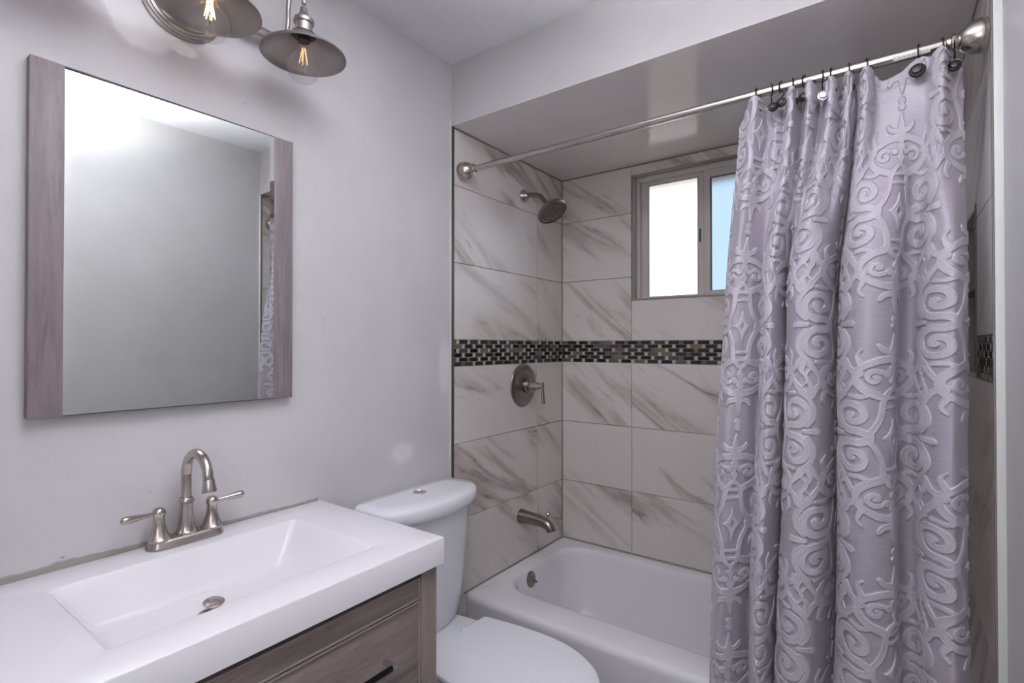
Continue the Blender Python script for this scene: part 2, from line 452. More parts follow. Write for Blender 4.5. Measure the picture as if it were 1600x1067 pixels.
# --- mosaic band: basket-weave of dark glass bars and small stone squares
def mosaic(parent, u0, u1, frame):
    n = 6; h = (ZM-ZM0)/n; per = .0665; qs = []
    for r in range(n):
        z0 = ZM0 + r*h; x = u0 - per + (per/2 if r % 2 else 0)
        while x < u1:
            a, b = max(x, u0), min(x+.050, u1)
            if b-a > .004: qs.append((a, b, z0, z0+h, (random.random()*.87, random.random())))
            a, b = max(x+.050, u0), min(x+per, u1)
            if b-a > .004: qs.append((a, b, z0, z0+h, (.93, 1.0)) if random.random() < .72 else (a, b, z0, z0+h, (.55, 1.0)))
            x += per
    return tiles('mosaic_band', parent, qs, frame, M['mosaic'], thick=.010, gap=.0010, bev=.0015)
mosaic(wall_left, .0125, YB-.001, fL)
mosaic(wall_back, .001, XR-.001, fB)
mosaic(wall_right, .006, NY0, fR)
MB().box(-.0101, -.0008, .004, YB, ZM0, ZM).build('mosaic_grout', M['grout'], wall_left, smooth=False)
MB().box(0, XR, YB+.0008, YB+.0121, ZM0, ZM).build('mosaic_grout', M['grout'], wall_back, smooth=False)

# recessed niche lining in the right wall
nb = MB()
nb.box(XR+.078, XR+.086, NY0, NY1, NZ0, NZ1)
nb.box(XR, XR+.08, NY0-.001, NY0+.009, NZ0, NZ1); nb.box(XR, XR+.08, NY1-.009, NY1+.001, NZ0, NZ1)
nb.box(XR, XR+.08, NY0, NY1, NZ0, NZ0+.009); nb.box(XR, XR+.08, NY0, NY1, NZ1-.009, NZ1)
nb.build('niche_lining', simple('niche_tile', (.42, .40, .39), .3), wall_right, smooth=False)
MB().box(XR-.002, XR+.078, NY0+.009, NY1-.009, 1.505, 1.520, .002).build('niche_shelf', M['dark_trim'], wall_right)
MB().box(XR-.003, XR+.01, NY0-.004, NY0+.004, NZ0, NZ1).build('niche_edge', M['dark_trim'], wall_right)

# tile edge profile (dark strip) and pale bead on the left, plaster corner strip on the right
e = MB().box(-.004, .0028, -.003, .0125, .0, ZS).build('trim_1', M['dark_trim'], smooth=False)
structure(e, 'dark metal tile edge strip running up the left side of the alcove', 'trim')
e = MB().box(.0, .0035, -.0125, -.0032, .0, ZS+.02, .0012).build('trim_2', M['light_trim'])
structure(e, 'pale plaster bead just in front of the dark tile edge on the left wall', 'trim')
e = MB().box(XR+.001, XR+.020, -.003, .004, 0, ZS, .001).build('trim_3', M['trim'])
structure(e, 'off-white corner strip where the right wall meets the alcove tile', 'trim')
e = MB().box(XR-.0025, XR+.0005, -.0035, .006, 0, ZS).build('trim_4', M['grout'], smooth=False)
structure(e, 'thin metal tile edge on the right side of the alcove', 'trim')
# grout line along tub and soffit
e = MB().box(.0005, .005, .075, YB-.001, ZT+.0005, ZT+.006).box(.0005, XR, YB-.006, YB-.0008, ZT+.0005, ZT+.008).box(XR-.005, XR, .075, YB, ZT+.0005, ZT+.006).build('trim_5', M['caulk'], smooth=False)
structure(e, 'grey caulk line where the bathtub rim meets the tile', 'trim')
e = MB().box(-.002, .0022, .006, YB, ZS-.005, ZS-.0005).box(0, XR, YB-.0035, YB+.001, ZS-.005, ZS-.0005).box(XR-.002, XR, .006, YB, ZS-.005, ZS-.0005).build('trim_6', M['grout'], smooth=False)
structure(e, 'dark joint line between the tile and the soffit', 'trim')
# ragged unpainted strip behind the vanity top
m = MB(); R = random.Random(5); n = 60; y0, y1 = -1.40, -.590
top = [.0150 + .0012*math.sin(i*.45) + R.uniform(-.0010, .0010) + (.003 if 14 < i < 18 else 0) - .0095*i/n for i in range(n+1)]
A = [[(.0001, y0+(y1-y0)*i/n, .893), (.0045, y0+(y1-y0)*i/n, .893), (.0035, y0+(y1-y0)*i/n, .895+top[i]-.002), (.0001, y0+(y1-y0)*i/n, .895+top[i])] for i in range(n+1)]
m.loft(A); e = m.build('trim_7', M['caulk']); structure(e, 'ragged grey unpainted strip of wall along the back of the vanity top', 'trim')
# cracked flap of paint at the strip
# outside: ground, eave
# ------------------------------------------------------------------ window
wroot = bpy.data.objects.new('window_1', None); C.objects.link(wroot); wroot.location = (.392, YB, 1.577)
structure(wroot, 'small sliding window with frosted panes in the tiled back wall', 'window')
W0, W1, V0, V1 = .392, 1.33, 1.577, 2.178
fr = MB()
e_ = .007
for b in [(W0, W0+e_, YB-.004, YB+.10, V0, V1), (W1-e_, W1, YB-.004, YB+.10, V0, V1), (W0+e_, W1-e_, YB-.004, YB+.10, V1-e_, V1), (W0+e_, W1-e_, YB-.004, YB+.10, V0, V0+e_)]: fr.box(*b)
fr.build('reveal_edge', simple('reveal_edge_grey', (.27, .25, .235), .5), wroot, smooth=False)
fr = MB(); a = .024; yy0, yy1 = YB+.030, YB+.095
for b in [(W0+e_, W0+a, yy0, yy1, V0+e_, V1-e_), (W1-a, W1-e_, yy0, yy1, V0+e_, V1-e_), (W0+a, W1-a, yy0, yy1, V1-.030, V1-e_), (W0+a, W1-a, yy0, yy1, V0+e_, V0+.016)]: fr.box(*b, .002)
fr.build('window_frame', M['vinyl'], wroot)
g0, g1 = .450, .687
sh = MB(); sy0, sy1 = YB+.050, YB+.075
for b in [(W0+a, g0, sy0, sy1, V0+.016, V1-.030), (g1, g1+.026, sy0, sy1, V0+.016, V1-.030), (g0, g1, sy0, sy1, V1-.048, V1-.030), (g0, g1, sy0, sy1, V0+.016, V0+.019)]: sh.box(*b, .0015)
s1 = sh.build('sash', M['vinyl'], wroot)
MB().box(g0-.001, g1+.001, sy0+.010, sy0+.014, V0+.018, V1-.046).build('glass_pane', M['frost_l'], s1, smooth=False)
gk = MB()
for b in [(g0-.0006, g0+.005, sy0-.001, sy0+.008, V0+.019, V1-.048), (g1-.003, g1+.0006, sy0-.001, sy0+.008, V0+.019, V1-.048), (g0, g1, sy0-.001, sy0+.008, V1-.052, V1-.0475)]: gk.box(*b)
gk.build('gasket', simple('grey_gasket', (.25, .26, .27), .5), s1, smooth=False)
sh = MB(); h0 = g1+.026; h1 = .746; py0, py1 = YB+.034, YB+.060
for b in [(h0-.018, h0+.004, py0+.018, py1, V0+.016, V1-.030), (h0+.006, h1, py0, py1, V0+.016, V1-.030), (W1-a-.03, W1-a, py0, py1, V0+.016, V1-.030), (h1, W1-a-.03, py0, py1, V1-.066, V1-.030), (h1, W1-a-.03, py0, py1, V0+.016, V0+.030)]: sh.box(*b, .0015)
s2 = sh.build('sash', M['vinyl'], wroot)
MB().box(h1-.001, W1-a-.029, py0+.010, py0+.014, V0+.029, V1-.065).build('glass_pane', M['frost_r'], s2, smooth=False)
gk = MB()
gk.box(h1-.0006, h1+.005, py0-.001, py0+.008, V0+.030, V1-.066); gk.box(h1, W1-a-.03, py0-.001, py0+.008, V1-.070, V1-.0655)
gk.build('gasket', M['rubber'], s2, smooth=False)
MB().box(g1+.006, g1+.014, sy0-.010, sy0+.001, 1.83, 1.89, .002).build('latch', M['rubber'], s1)
ev = MB().box(-1.0, 2.6, YB+.145, YB+.95, 2.36, 2.44).build('roof_eave', M['eave'], smooth=False)
structure(ev, 'tan roof eave seen blurred through the top of the frosted window', 'eave')

gr_ = MB().box(-4, 5.5, YB+.145, YB+6, -.3, -.2).build('ground', simple('outside_paving', (.50, .38, .30), .9), smooth=False)
structure(gr_, 'tan paving of the yard outside the window', 'ground')
# ------------------------------------------------------------------ bathtub
tub = thing('bathtub', 'white built-in bathtub in the tiled alcove under the window', 'bathtub', (.79, .46, 0))
x0, x1, y0, y1 = .003, XR-.003, .088, YB-.003
ix0, ix1, iy0, iy1 = .078, 1.46, .222, .788
def ir(dx0, dy, dx1, r, z): return rrect(ix0+dx0, ix1-dx1, iy0+dy, iy1-dy*.8, r, z)
rings = [rrect(x0, x1, y0, y1, .004, 0), rrect(x0, x1, y0, y1, .004, .305), rrect(x0, x1, y0-.004, y1, .004, .325), rrect(x0, x1, y0-.004, y1, .004, .338),
         rrect(x0, x1, y0-.001, y1, .004, .350), rrect(x0, x1, y0+.006, y1, .004, .357), rrect(x0+.001, x1-.001, y0+.016, y1, .004, .360),
         rrect(ix0-.012, ix1+.012, iy0-.012, iy1+.012, .14, .360), ir(-.003, -.003, -.003, .135, .358), ir(.004, .004, .004, .13, .352), ir(.008, .010, .012, .13, .335),
         ir(.018, .022, .05, .125, .28), ir(.035, .04, .13, .12, .18), ir(.055, .06, .20, .115, .10), ir(.08, .085, .25, .10, .062), ir(.13, .13, .31, .08, .045), ir(.30, .22, .5, .04, .040)]
MB().loft(rings, cap0=False).build('tub_body', M['tub'], tub, ang=50)
ax = Vector((1, 0, .16)).normalized(); c0 = Vector((.083, .425, .313))
ov = MB().lathe(c0, ax, [(0, .0), (.036, .0), (.037, .004), (.034, .008), (.018, .011), (.0, .012)], 32).build('overflow_plate', M['nickel_dark'], tub)
ov['label'] = 'round nickel overflow plate'
MB().tube([c0+ax*.008, c0+ax*.022+Vector((0, .002, -.002)), c0+ax*.030+Vector((0, .012, -.012))], [.005, .004, .005], 10).build('trip_lever', M['nickel_dark'], ov)
for s_ in (-1, 1):
    MB().lathe(c0+ax*.009+Vector((0, 0, .022*s_)), ax, [(0, 0), (.0045, 0), (.004, .0035), (0, .004)], 12).build('screw', M['chrome'], ov)

# ------------------------------------------------------------------ shower fittings
sh = thing('wall_shower', 'brushed nickel round shower head on a bent arm high on the left tile wall', 'shower head', (0, .495, 2.062))
MB().lathe((0.0005, .495, 2.062), (1, 0, 0), [(0, 0), (.031, 0), (.031, .004), (.024, .012), (.014, .020), (.011, .026)], 28).build('wall_flange', M['nickel'], sh)
MB().tube([(.01, .495, 2.062), (.05, .495, 2.061), (.085, .495, 2.052), (.105, .495, 2.034), (.130, .495, 2.004)], .0105, 16, sub=6).build('shower_arm', M['nickel_dark'], sh)
n_ = Vector((.60, -.10, -.79)).normalized(); hc = Vector((.160, .495, 1.965))
MB().lathe(hc-n_*.052, n_, [(0, -.006), (.014, -.004), (.018, .006), (.018, .014), (.024, .020), (.045, .030), (.066, .040), (.071, .046), (.071, .052), (.067, .055)], 40).build('head_body', M['nickel_dark'], sh)
fm = MB().lathe(hc-n_*.001, n_, [(.067, .0), (.060, .003), (.058, .001), (.040, .002), (.038, .004), (.024, .004), (.022, .001), (.010, .002), (.008, .006), (0, .007)], 40)
e1 = n_.cross(Vector((0, 1, 0))).normalized(); e2 = n_.cross(e1)
for rr, k in ((.050, 24), (.031, 15), (.016, 8)):
    for i in range(k):
        a_ = 2*PI*i/k; fm.lathe(hc+n_*.0015+e1*(rr*math.cos(a_))+e2*(rr*math.sin(a_)), n_, [(.0022, 0), (.002, .004), (0, .0045)], 6)
fm.build('spray_face', make_nickel('spray_face_grey', (.20, .185, .17), .40), sh)

vv = thing('shower_valve', 'brushed nickel valve with large round plate and hanging lever below the mosaic band', 'shower valve', (0, .489, 1.174))
MB().lathe((.0005, .489, 1.174), (1, 0, 0), [(0, 0), (.100, 0), (.101, .003), (.098, .007), (.090, .011), (.060, .014), (.056, .0135), (.050, .016), (.034, .018)], 48).build('escutcheon', M['nickel_dark'], vv)
MB().lathe((.015, .489, 1.174), (1, 0, 0), [(.030, 0), (.030, .018), (.027, .021), (.030, .023), (.030, .034), (.024, .038), (.020, .055), (.011, .088), (.009, .094), (.0, .095)], 32).build('hub', M['nickel'], vv)
MB().tube([(.110, .489, 1.192), (.110, .489, 1.180), (.111, .489, 1.150), (.113, .489, 1.115), (.114, .489, 1.098), (.114, .489, 1.094)], [.008, .0085, .0075, .0095, .0115, .008], 16, sub=3, flat=.75).build('lever', M['nickel_dark'], vv)

sp = thing('tub_spout', 'brushed nickel tub spout with diverter knob on the tile above the bathtub', 'tub spout', (0, .473, .567))
MB().tube([(.0005, .473, .568), (.006, .473, .568), (.03, .473, .568), (.08, .473, .567), (.125, .473, .563), (.150, .473, .553), (.162, .473, .540), (.166, .473, .530)],
          [.033, .033, .0295, .026, .0245, .0235, .0215, .0205], 24, sub=4).build('spout_body', M['nickel_dark'], sp)
MB().lathe((.145, .473, .580), (.1, 0, 1), [(.005, 0), (.005, .018), (.010, .022), (.011, .027), (.008, .031), (0, .032)], 16).build('diverter_knob', M['nickel'], sp)

# ------------------------------------------------------------------ curtain rod
rod = thing('shower_curtain_rod', 'brushed nickel shower curtain rod spanning the alcove opening', 'curtain rod', (.79, .06, 2.06))
MB().tube([(.03, .06, 2.06), (1.100, .06, 2.06)], .0115, 20).build('thin_tube', M['nickel'], rod)
MB().tube([(1.092, .06, 2.06), (1.093, .06, 2.06), (XR-.03, .06, 2.06)], .0130, 20).build('thick_tube', M['nickel'], rod)
for s_, xx in ((1, .001), (-1, XR-.001)):
    MB().lathe((xx, .06, 2.06), (s_, 0, 0), [(0, 0), (.036, 0), (.038, .006), (.0375, .016), (.034, .030), (.027, .042), (.021, .048), (.017, .050), (.018, .053), (.020, .056), (.020, .062), (.015, .064), (.015, .070), (.013, .073)], 40).build('end_flange', M['nickel'], rod)
stk = MB(); cy_, cz_ = .06, 2.06
def arcpt(x, a, r): return (x, .06 - r*math.cos(a), 2.06 + r*math.sin(a))
stk.loft([[arcpt(x, a_, r_) for a_, r_ in [(-.95+.9*i/8, .01345) for i in range(9)] + [(-.95+.9*(8-i)/8, .0129) for i in range(9)]] for x in (1.405, 1.475)])
st_ = stk.build('sticker', M['sticker'], rod); st_['label'] = 'white paper label on the tube'
ik = MB(); R = random.Random(2); x = 1.415
while x < 1.470:
    wdt = R.uniform(.001, .004)
    for a_ in (-.45, -.62):
        ik.loft([[arcpt(xx, aa, rr) for aa, rr in ((a_-.03, .01365), (a_+.03, .01365), (a_+.03, .0133), (a_-.03, .0133))] for xx in (x, x+wdt)])
    x += wdt + R.uniform(.0015, .003)
ik.build('printed_lines', M['ink'], st_, smooth=False)

# ------------------------------------------------------------------ shower curtain
# embossed damask motif: signed distance field of scrolls, leaves and diamonds in cloth coordinates (metres)
def motif_grid():
    segs = []   # (x0,y0,x1,y1,r0,r1) for x>=0 half, y symmetric where mirrored
    def stroke(P, r0, r1, my=True):
        P = [np.array(p, float) for p in P]
        n = len(P); Q = []
        for i in range(n-1):
            p0, p1, p2, p3 = P[max(i-1, 0)], P[i], P[i+1], P[min(i+2, n-1)]
            for k in range(5):
                t = k/5; Q.append(.5*((2*p1)+(p2-p0)*t+(2*p0-5*p1+4*p2-p3)*t*t+(3*p1-p0-3*p2+p3)*t**3))
        Q.append(P[-1])
        for i in range(len(Q)-1):
            a = r0+(r1-r0)*i/(len(Q)-1); b = r0+(r1-r0)*(i+1)/(len(Q)-1)
            for s in ((1, -1) if my else (1,)): segs.append((Q[i][0], s*Q[i][1], Q[i+1][0], s*Q[i+1][1], a, b))
    def spiral(cx, cy, R0, turns, a0, sgn, r0, r1, my=True, tail=None):
        P = [] if tail is None else [tail]
        n = int(turns*12)
        for i in range(n+1):
            f = i/n; a = a0 + sgn*2*PI*turns*f; rr = R0*(1-f)**.8 + .002
            P.append((cx+rr*math.cos(a), cy+rr*math.sin(a)))
        stroke(P, r0, r1, my)
    def dot(x, y, r, my=True):
        for s in ((1, -1) if my else (1,)): segs.append((x, s*y, x+1e-4, s*y, r, r))
    # big double scrolls either side of the diamond
    spiral(.074, .049, .036, 1.40, -1.9, 1, .0100, .0075, tail=(.044, .004))
    stroke([(.104, .016), (.117, .034), (.119, .056), (.108, .080), (.090, .096)], .0075, .0055)
    stroke([(.100, .0), (.116, .0), (.126, .0)], .0060, .0090, False)
    # arches framing the diamond
    stroke([(.046, .006), (.032, .030), (.024, .055), (.021, .085)], .0070, .0060)
    stroke([(.0, .072), (.022, .070)], .0045, .0045); stroke([(.0, .092), (.022, .092)], .0045, .0045)
    stroke([(.021, .085), (.012, .105), (.0, .114)], .0065, .0055)
    # leaves above the scrolls
    stroke([(.028, .096), (.052, .108), (.068, .130), (.064, .155), (.046, .170)], .0105, .0075)
    stroke([(.062, .148), (.080, .158), (.088, .178), (.096, .186)], .0095, .0030)
    stroke([(.046, .170), (.030, .178), (.012, .182)], .0085, .0100)
    spiral(.036, .138, .015, 1.0, 2.2, -1, .0062, .0055)
    stroke([(.094, .100), (.084, .114), (.074, .128)], .0085, .0060)
    stroke([(.106, .092), (.112, .115), (.100, .135), (.112, .156)], .0080, .0025)
    stroke([(.050, .096), (.062, .092), (.078, .094)], .0055, .0055)
    stroke([(.060, .170), (.066, .190), (.058, .204)], .0070, .0020)
    # inner palmette
    dot(.0, .132, .0105); dot(.0145, .148, .0090); dot(.0, .160, .0120); stroke([(.0, .118), (.0, .175)], .0045, .0045)
    # fleur point and drop
    stroke([(.0, .182), (.0, .202), (.0, .224), (.0, .243)], .0160, .0010)
    stroke([(.004, .198), (.022, .202), (.030, .213)], .0090, .0050)
    dot(.0, .258, .0095)
    segs = [(a, b, c, d, r0*.86, r1*.86) for a, b, c, d, r0, r1 in segs]
    S_ = np.array(segs)
    nx, ny = 141, 266*2+1
    gx = np.linspace(0, .140, nx); gy = np.linspace(-.266, .266, ny)
    X, Y = np.meshgrid(gx, gy); D = np.full(X.shape, 1.0)
    for a, b, c, d, r0, r1 in S_:
        dx, dy = c-a, d-b; L = dx*dx+dy*dy
        t = np.clip(((X-a)*dx+(Y-b)*dy)/max(L, 1e-12), 0, 1)
        D = np.minimum(D, np.hypot(X-a-dx*t, Y-b-dy*t)-(r0+(r1-r0)*t))
    # four pointed star, hollow in the middle
    star = (np.abs(X)/.026)**.62 + (np.abs(Y)/.050)**.62
    sd = (star-1)*.016; hole = ((np.abs(X)/.007)+(np.abs(Y)/.013)-1)*.006
    D = np.minimum(D, np.maximum(sd, -hole))
    return gx, gy, D
GX, GY, GD = motif_grid()
def sample(s, z):
    """distance to the raised motif at cloth coords (s along the width, z height)"""
    out = np.full(s.shape, 1.0); PW, PH = .205, .532
    for col in (-1, 0, 1):
        k = np.round(s/PW) + col
        lx = np.abs(s - k*PW)
        ph = np.where(np.mod(k, 2) == 0, 0.0, PH/2)
        ly = np.mod(z - ph + PH/2, PH) - PH/2
        fx = np.clip(lx/.001, 0, 139.999); fy = np.clip((ly+.266)/.001, 0, len(GY)-1.001)
        i = fx.astype(int); j = fy.astype(int); u = fx-i; v = fy-j
        d = (GD[j, i]*(1-u)+GD[j, i+1]*u)*(1-v)+(GD[j+1, i]*(1-u)+GD[j+1, i+1]*u)*v
        d = np.where(lx > .140, 1.0, d)
        out = np.minimum(out, d)
    return out
TOP = [(1.050,.020),(1.068,.005),(1.098,-.030),(1.122,.025),(1.145,.012),(1.165,.028),(1.188,-.030),(1.207,.028),(1.228,-.034),(1.250,.024),(1.277,-.028),(1.296,.026),(1.314,-.030),(1.331,.026),(1.350,-.036),(1.372,.008),(1.415,.002),(1.455,-.006),(1.475,-.014),(1.497,-.036),(1.512,.008),(1.536,.026)]
BOT = [(1.008,.030),(1.020,.000),(1.050,-.034),(1.084,-.008),(1.104,.026),(1.118,-.004),(1.140,-.030),(1.157,.006),(1.166,.070),(1.175,.004),(1.210,-.044),(1.252,-.032),(1.272,.035),(1.286,.090),(1.297,.020),(1.340,-.050),(1.398,-.034),(1.414,.030),(1.444,.040),(1.468,-.012),(1.505,-.042),(1.533,-.006)]
def catmull(P, n):
    P = np.array(P, float); m = len(P); t = np.linspace(0, m-1-1e-9, n); i = t.astype(int); f = (t-i)[:, None]
    p0, p1, p2, p3 = P[np.maximum(i-1, 0)], P[i], P[i+1], P[np.minimum(i+2, m-1)]
    return .5*((2*p1)+(p2-p0)*f+(2*p0-5*p1+4*p2-p3)*f**2+(3*p1-p0-3*p2+p3)*f**3)
HX = [1.098, 1.135, 1.160, 1.188, 1.216, 1.256, 1.277, 1.314, 1.350, 1.455, 1.497, 1.520]      # hook positions on the rod
def curtain():
    K = 4000
    bt = catmull(BOT, K); tp = catmull(TOP, K)
    mid = bt*.7+tp*.3
    arc = np.concatenate([[0], np.cumsum(np.hypot(*np.diff(mid, axis=0).T))])
    n = 700; s = np.linspace(0, arc[-1], n)
    Bx, By = np.interp(s, arc, bt[:, 0]), np.interp(s, arc, bt[:, 1])
    Tx, Ty = np.interp(s, arc, tp[:, 0]), np.interp(s, arc, tp[:, 1])
    zb = .14; nz = 760
    V = np.linspace(0, 1, nz)                          # 0 bottom, 1 top
    # top hem hangs lower between hooks: sag depends on distance to the nearest hook in x
    dist = np.min(np.abs(Tx[:, None]-np.array(HX)[None]), axis=1)
    ztop = 2.040 - np.maximum(np.minimum(dist, .034)-.009, 0)*.80 - np.maximum(Ty, -.005)*.55
    ztop += .010*np.exp(-((Tx-1.228)/.010)**2)
    ztop[:] = np.convolve(np.pad(ztop, 6, mode='edge'), np.ones(13)/13, mode='valid')
    ztop += np.where(Tx < 1.075, -(1.075-Tx)*.7, 0)
    Z = zb + (ztop[None]-zb)*V[:, None]
    k = np.clip((Z-1.45)/(2.03-1.45), 0, 1); k = k*k*(3-2*k)
    X = Bx[None]*(1-k)+Tx[None]*k; Y = By[None]*(1-k)+Ty[None]*k
    low = np.clip((1.45-Z)/1.2, 0, 1)
    X = 1.535-(1.535-X)*(1+.075*low)
    # slow sway so folds are never ruled lines
    X += .0035*np.sin(Z*5.1+s[None]*7)*(1-k); Y *= (1+.10*np.sin(Z*3.3+s[None]*4))*(1+.30*(1-k))
    Y += .004*np.sin(Z*9+s[None]*23)*(1-k)
    Y += .060-.050*np.clip((2.0-Z)/.9, 0, 1)-.022*np.clip((1.1-Z)/.7, 0, 1)
    Y = np.where(Z < .50, np.minimum(Y, .078-.006*np.clip((.45-Z)*8, 0, 1)), Y)
    Zc = 2.03 - Z                                        # cloth height coordinate, hem at the top
    SS = np.broadcast_to(s[None], Z.shape)
    D = sample(SS.ravel()-.098, (-Zc+.087).ravel()).reshape(Z.shape)
    edge = np.clip(.5-D/.0030, 0, 1); edge = edge*edge*(3-2*edge)
    hem = (Zc < .032).astype(float)*0
    # relief along the fold normal
    dX = np.gradient(X, axis=1); dY = np.gradient(Y, axis=1); L = np.hypot(dX, dY)+1e-9
    NX, NY = dY/L, -dX/L
    rel = .0022*edge
    hemline = np.exp(-((Zc-.040)/.0018)**2)*-.0018
    rim = .0008*np.exp(-((D+.0015)/.0011)**2)
    rel = rel+hemline+rim
    X2 = X+NX*rel; Y2 = Y+NY*rel
    co = np.stack([X2, Y2, Z], -1).reshape(-1, 3)
    root = np.array([1.28, .03, .14]); co = co-root
    idx = np.arange(nz*n).reshape(nz, n)
    F = np.stack([idx[:-1, :-1], idx[:-1, 1:], idx[1:, 1:], idx[1:, :-1]], -1).reshape(-1, 4)
    me = bpy.data.meshes.new('curtain_cloth')
    me.vertices.add(len(co)); me.vertices.foreach_set('co', co.ravel().astype(np.float32))
    me.loops.add(F.size); me.loops.foreach_set('vertex_index', F.ravel().astype(np.int32))
    me.polygons.add(len(F)); me.polygons.foreach_set('loop_start', np.arange(0, F.size, 4, dtype=np.int32))
    me.polygons.foreach_set('loop_total', np.full(len(F), 4, dtype=np.int32))
    me.polygons.foreach_set('use_smooth', np.ones(len(F), dtype=bool))
    a = me.attributes.new('motif', 'FLOAT', 'POINT'); a.data.foreach_set('value', (D.ravel()*100).astype(np.float32))
    a = me.attributes.new('cs', 'FLOAT', 'POINT'); a.data.foreach_set('value', SS.ravel().astype(np.float32))
    a = me.attributes.new('cz', 'FLOAT', 'POINT'); a.data.foreach_set('value', Zc.ravel().astype(np.float32))
    me.update(); me.validate()
    return me
def make_cloth():
    t = NT('damask_cloth')
    at = lambda nm: t.n('ShaderNodeAttribute', attribute_name=nm).outputs['Fac']
    D, cs, cz = at('motif'), at('cs'), at('cz')
    m = t.mapr(D, -.06, .06, 1, 0)                        # 1 on the raised motif
    cv = t.n('ShaderNodeCombineXYZ'); t.l(cs, cv.inputs[0]); t.l(cz, cv.inputs[1])
    def st(sx, sy):
        q = t.n('ShaderNodeVectorMath', operation='MULTIPLY'); t.l(cv.outputs[0], q.inputs[0]); q.inputs[1].default_value = (sx, sy, 1); return q.outputs[0]
    slub = t.noise(st(30, 420), 1.0, 3, .6)
    weave = t.math('MULTIPLY', t.math('SINE', t.math('MULTIPLY', cs, 2200)), t.math('SINE', t.math('MULTIPLY', cz, 2200)))
    satin = t.mix(t.mapr(slub, .3, .7), (.365, .335, .385), (.305, .28, .325))
    emb = t.mix(t.mapr(t.noise(st(240, 240), 1, 2), .3, .7), (.50, .475, .53), (.43, .405, .455))
    t.l(t.mix(m, satin, emb), t.b.inputs['Base Color'])
    t.l(t.mapr(m, 0, 1, .36, .62), t.b.inputs['Roughness'])
    t.b.inputs['Sheen Weight'].default_value = .25; t.b.inputs['Sheen Roughness'].default_value = .4
    rim = t.mapr(t.math('ABSOLUTE', t.math('ADD', D, .09)), 0, .09, .5, 0)
    crease = t.noise(st(9, 26), 1.0, 5, .6, .8)
    h = t.math('ADD', t.math('MULTIPLY', m, 1.0), rim)
    h = t.math('ADD', h, t.math('MULTIPLY', t.math('MULTIPLY', weave, m), .18))
    h = t.math('ADD', h, t.math('MULTIPLY', t.math('MULTIPLY', t.math('SINE', t.math('MULTIPLY', D, 26.0)), m), .28))
    h = t.math('ADD', h, t.math('MULTIPLY', slub, .12)); h = t.math('ADD', h, t.math('MULTIPLY', crease, 1.4))
    t.bump(h, .55, .0016)
    return t.m
M['cloth'] = make_cloth()
cur = thing('shower_curtain', 'pale lavender grey damask shower curtain gathered at the right of the alcove', 'shower curtain', (1.28, .03, .14))
cm = curtain(); cm.materials.append(M['cloth'])
co_ = bpy.data.objects.new('curtain_cloth', cm); C.objects.link(co_); co_.parent = cur
sol = co_.modifiers.new('thickness', 'SOLIDIFY'); sol.thickness = .0008; sol.offset = 1

# hooks: one built, the rest copied
def hook_proto():
    r = thing('curtain_hook', 'x', 'curtain hook', (HX[0], .06, 2.06), 'dark curtain hooks on the shower rod')
    P = []
    for i in range(17):
        a_ = -PI*.5 + 2*PI*i/16*.92
        P.append((HX[0], .06+.0185*math.cos(a_), 2.058+.0185*math.sin(a_)))
    P = [(HX[0], .052, 2.020)] + P[1:]
    MB().tube(P, .0017, 8, sub=2).build('ring', M['bronze'], r)
    bm = MB().lathe((HX[0], .050, 2.012), (0, -1, .15), [(0, -.004), (.012, -.004), (.0135, .0), (.012, .003), (.009, .004), (.0075, .007), (.0, .009)], 20)
    bm.build('rosette', M['bronze'], r)
    return r
hk = hook_proto()
names = ['dark ring hook at the curtain\'s left edge, the leftmost on the rod', 'dark ring hook just right of the leftmost one', 'third dark ring hook from the left, beside a dark round knob',
         'fourth dark ring hook from the left above a narrow pleat', 'fifth dark ring hook from the left with its knob showing black', 'dark ring hook whose bright silver knob shows between pleats',
         'seventh dark ring hook from the left, just past the silver knob', 'eighth dark ring hook from the left on the rod', 'dark ring hook at the left end of the wide flat curtain stretch',
         'dark ring hook with a large black knob at the right end of the flat stretch', 'dark ring hook above the last full pleat near the right flange', 'rightmost dark ring hook, half hidden beside the rod\'s right flange']
tilt = [.0, .25, -.2, .1, -.25, .15, -.1, .1, .2, -.15, .1, -.1]
kn = [(0, 0, 0), (.002, -.006, -.004), (.004, -.006, .002), (0, 0, 0), (.004, -.01, 0), (0, -.012, -.006), (.0, 0, 0), (0, 0, 0), (0, 0, 0), (0, -.016, -.006), (0, 0, 0), (.0, 0, -.01)]
for i in range(12):
    if i == 0: r = hk; kids = list(hk.children)
    else:
        r = hk.copy(); C.objects.link(r); kids = []
        for ch in list(hk.children):
            c = ch.copy(); C.objects.link(c); c.parent = r; kids.append(c)
    r.location = (HX[i], .06, 2.06); r.rotation_euler = (0, 0, tilt[i]); r['label'] = names[i]
    for c in kids:
        if c.name.startswith('rosette'):
            c.location = kn[i]
            if i == 9: c.scale = (1.25, 1.25, 1.25); c.location = (0, -.018, .004)
            if i == 5:
                c.data = c.data.copy(); c.data.materials.clear(); c.data.materials.append(M['chrome']); c['label'] = 'bright silver knob'
                c.scale = (1.1, 1.1, 1.1)

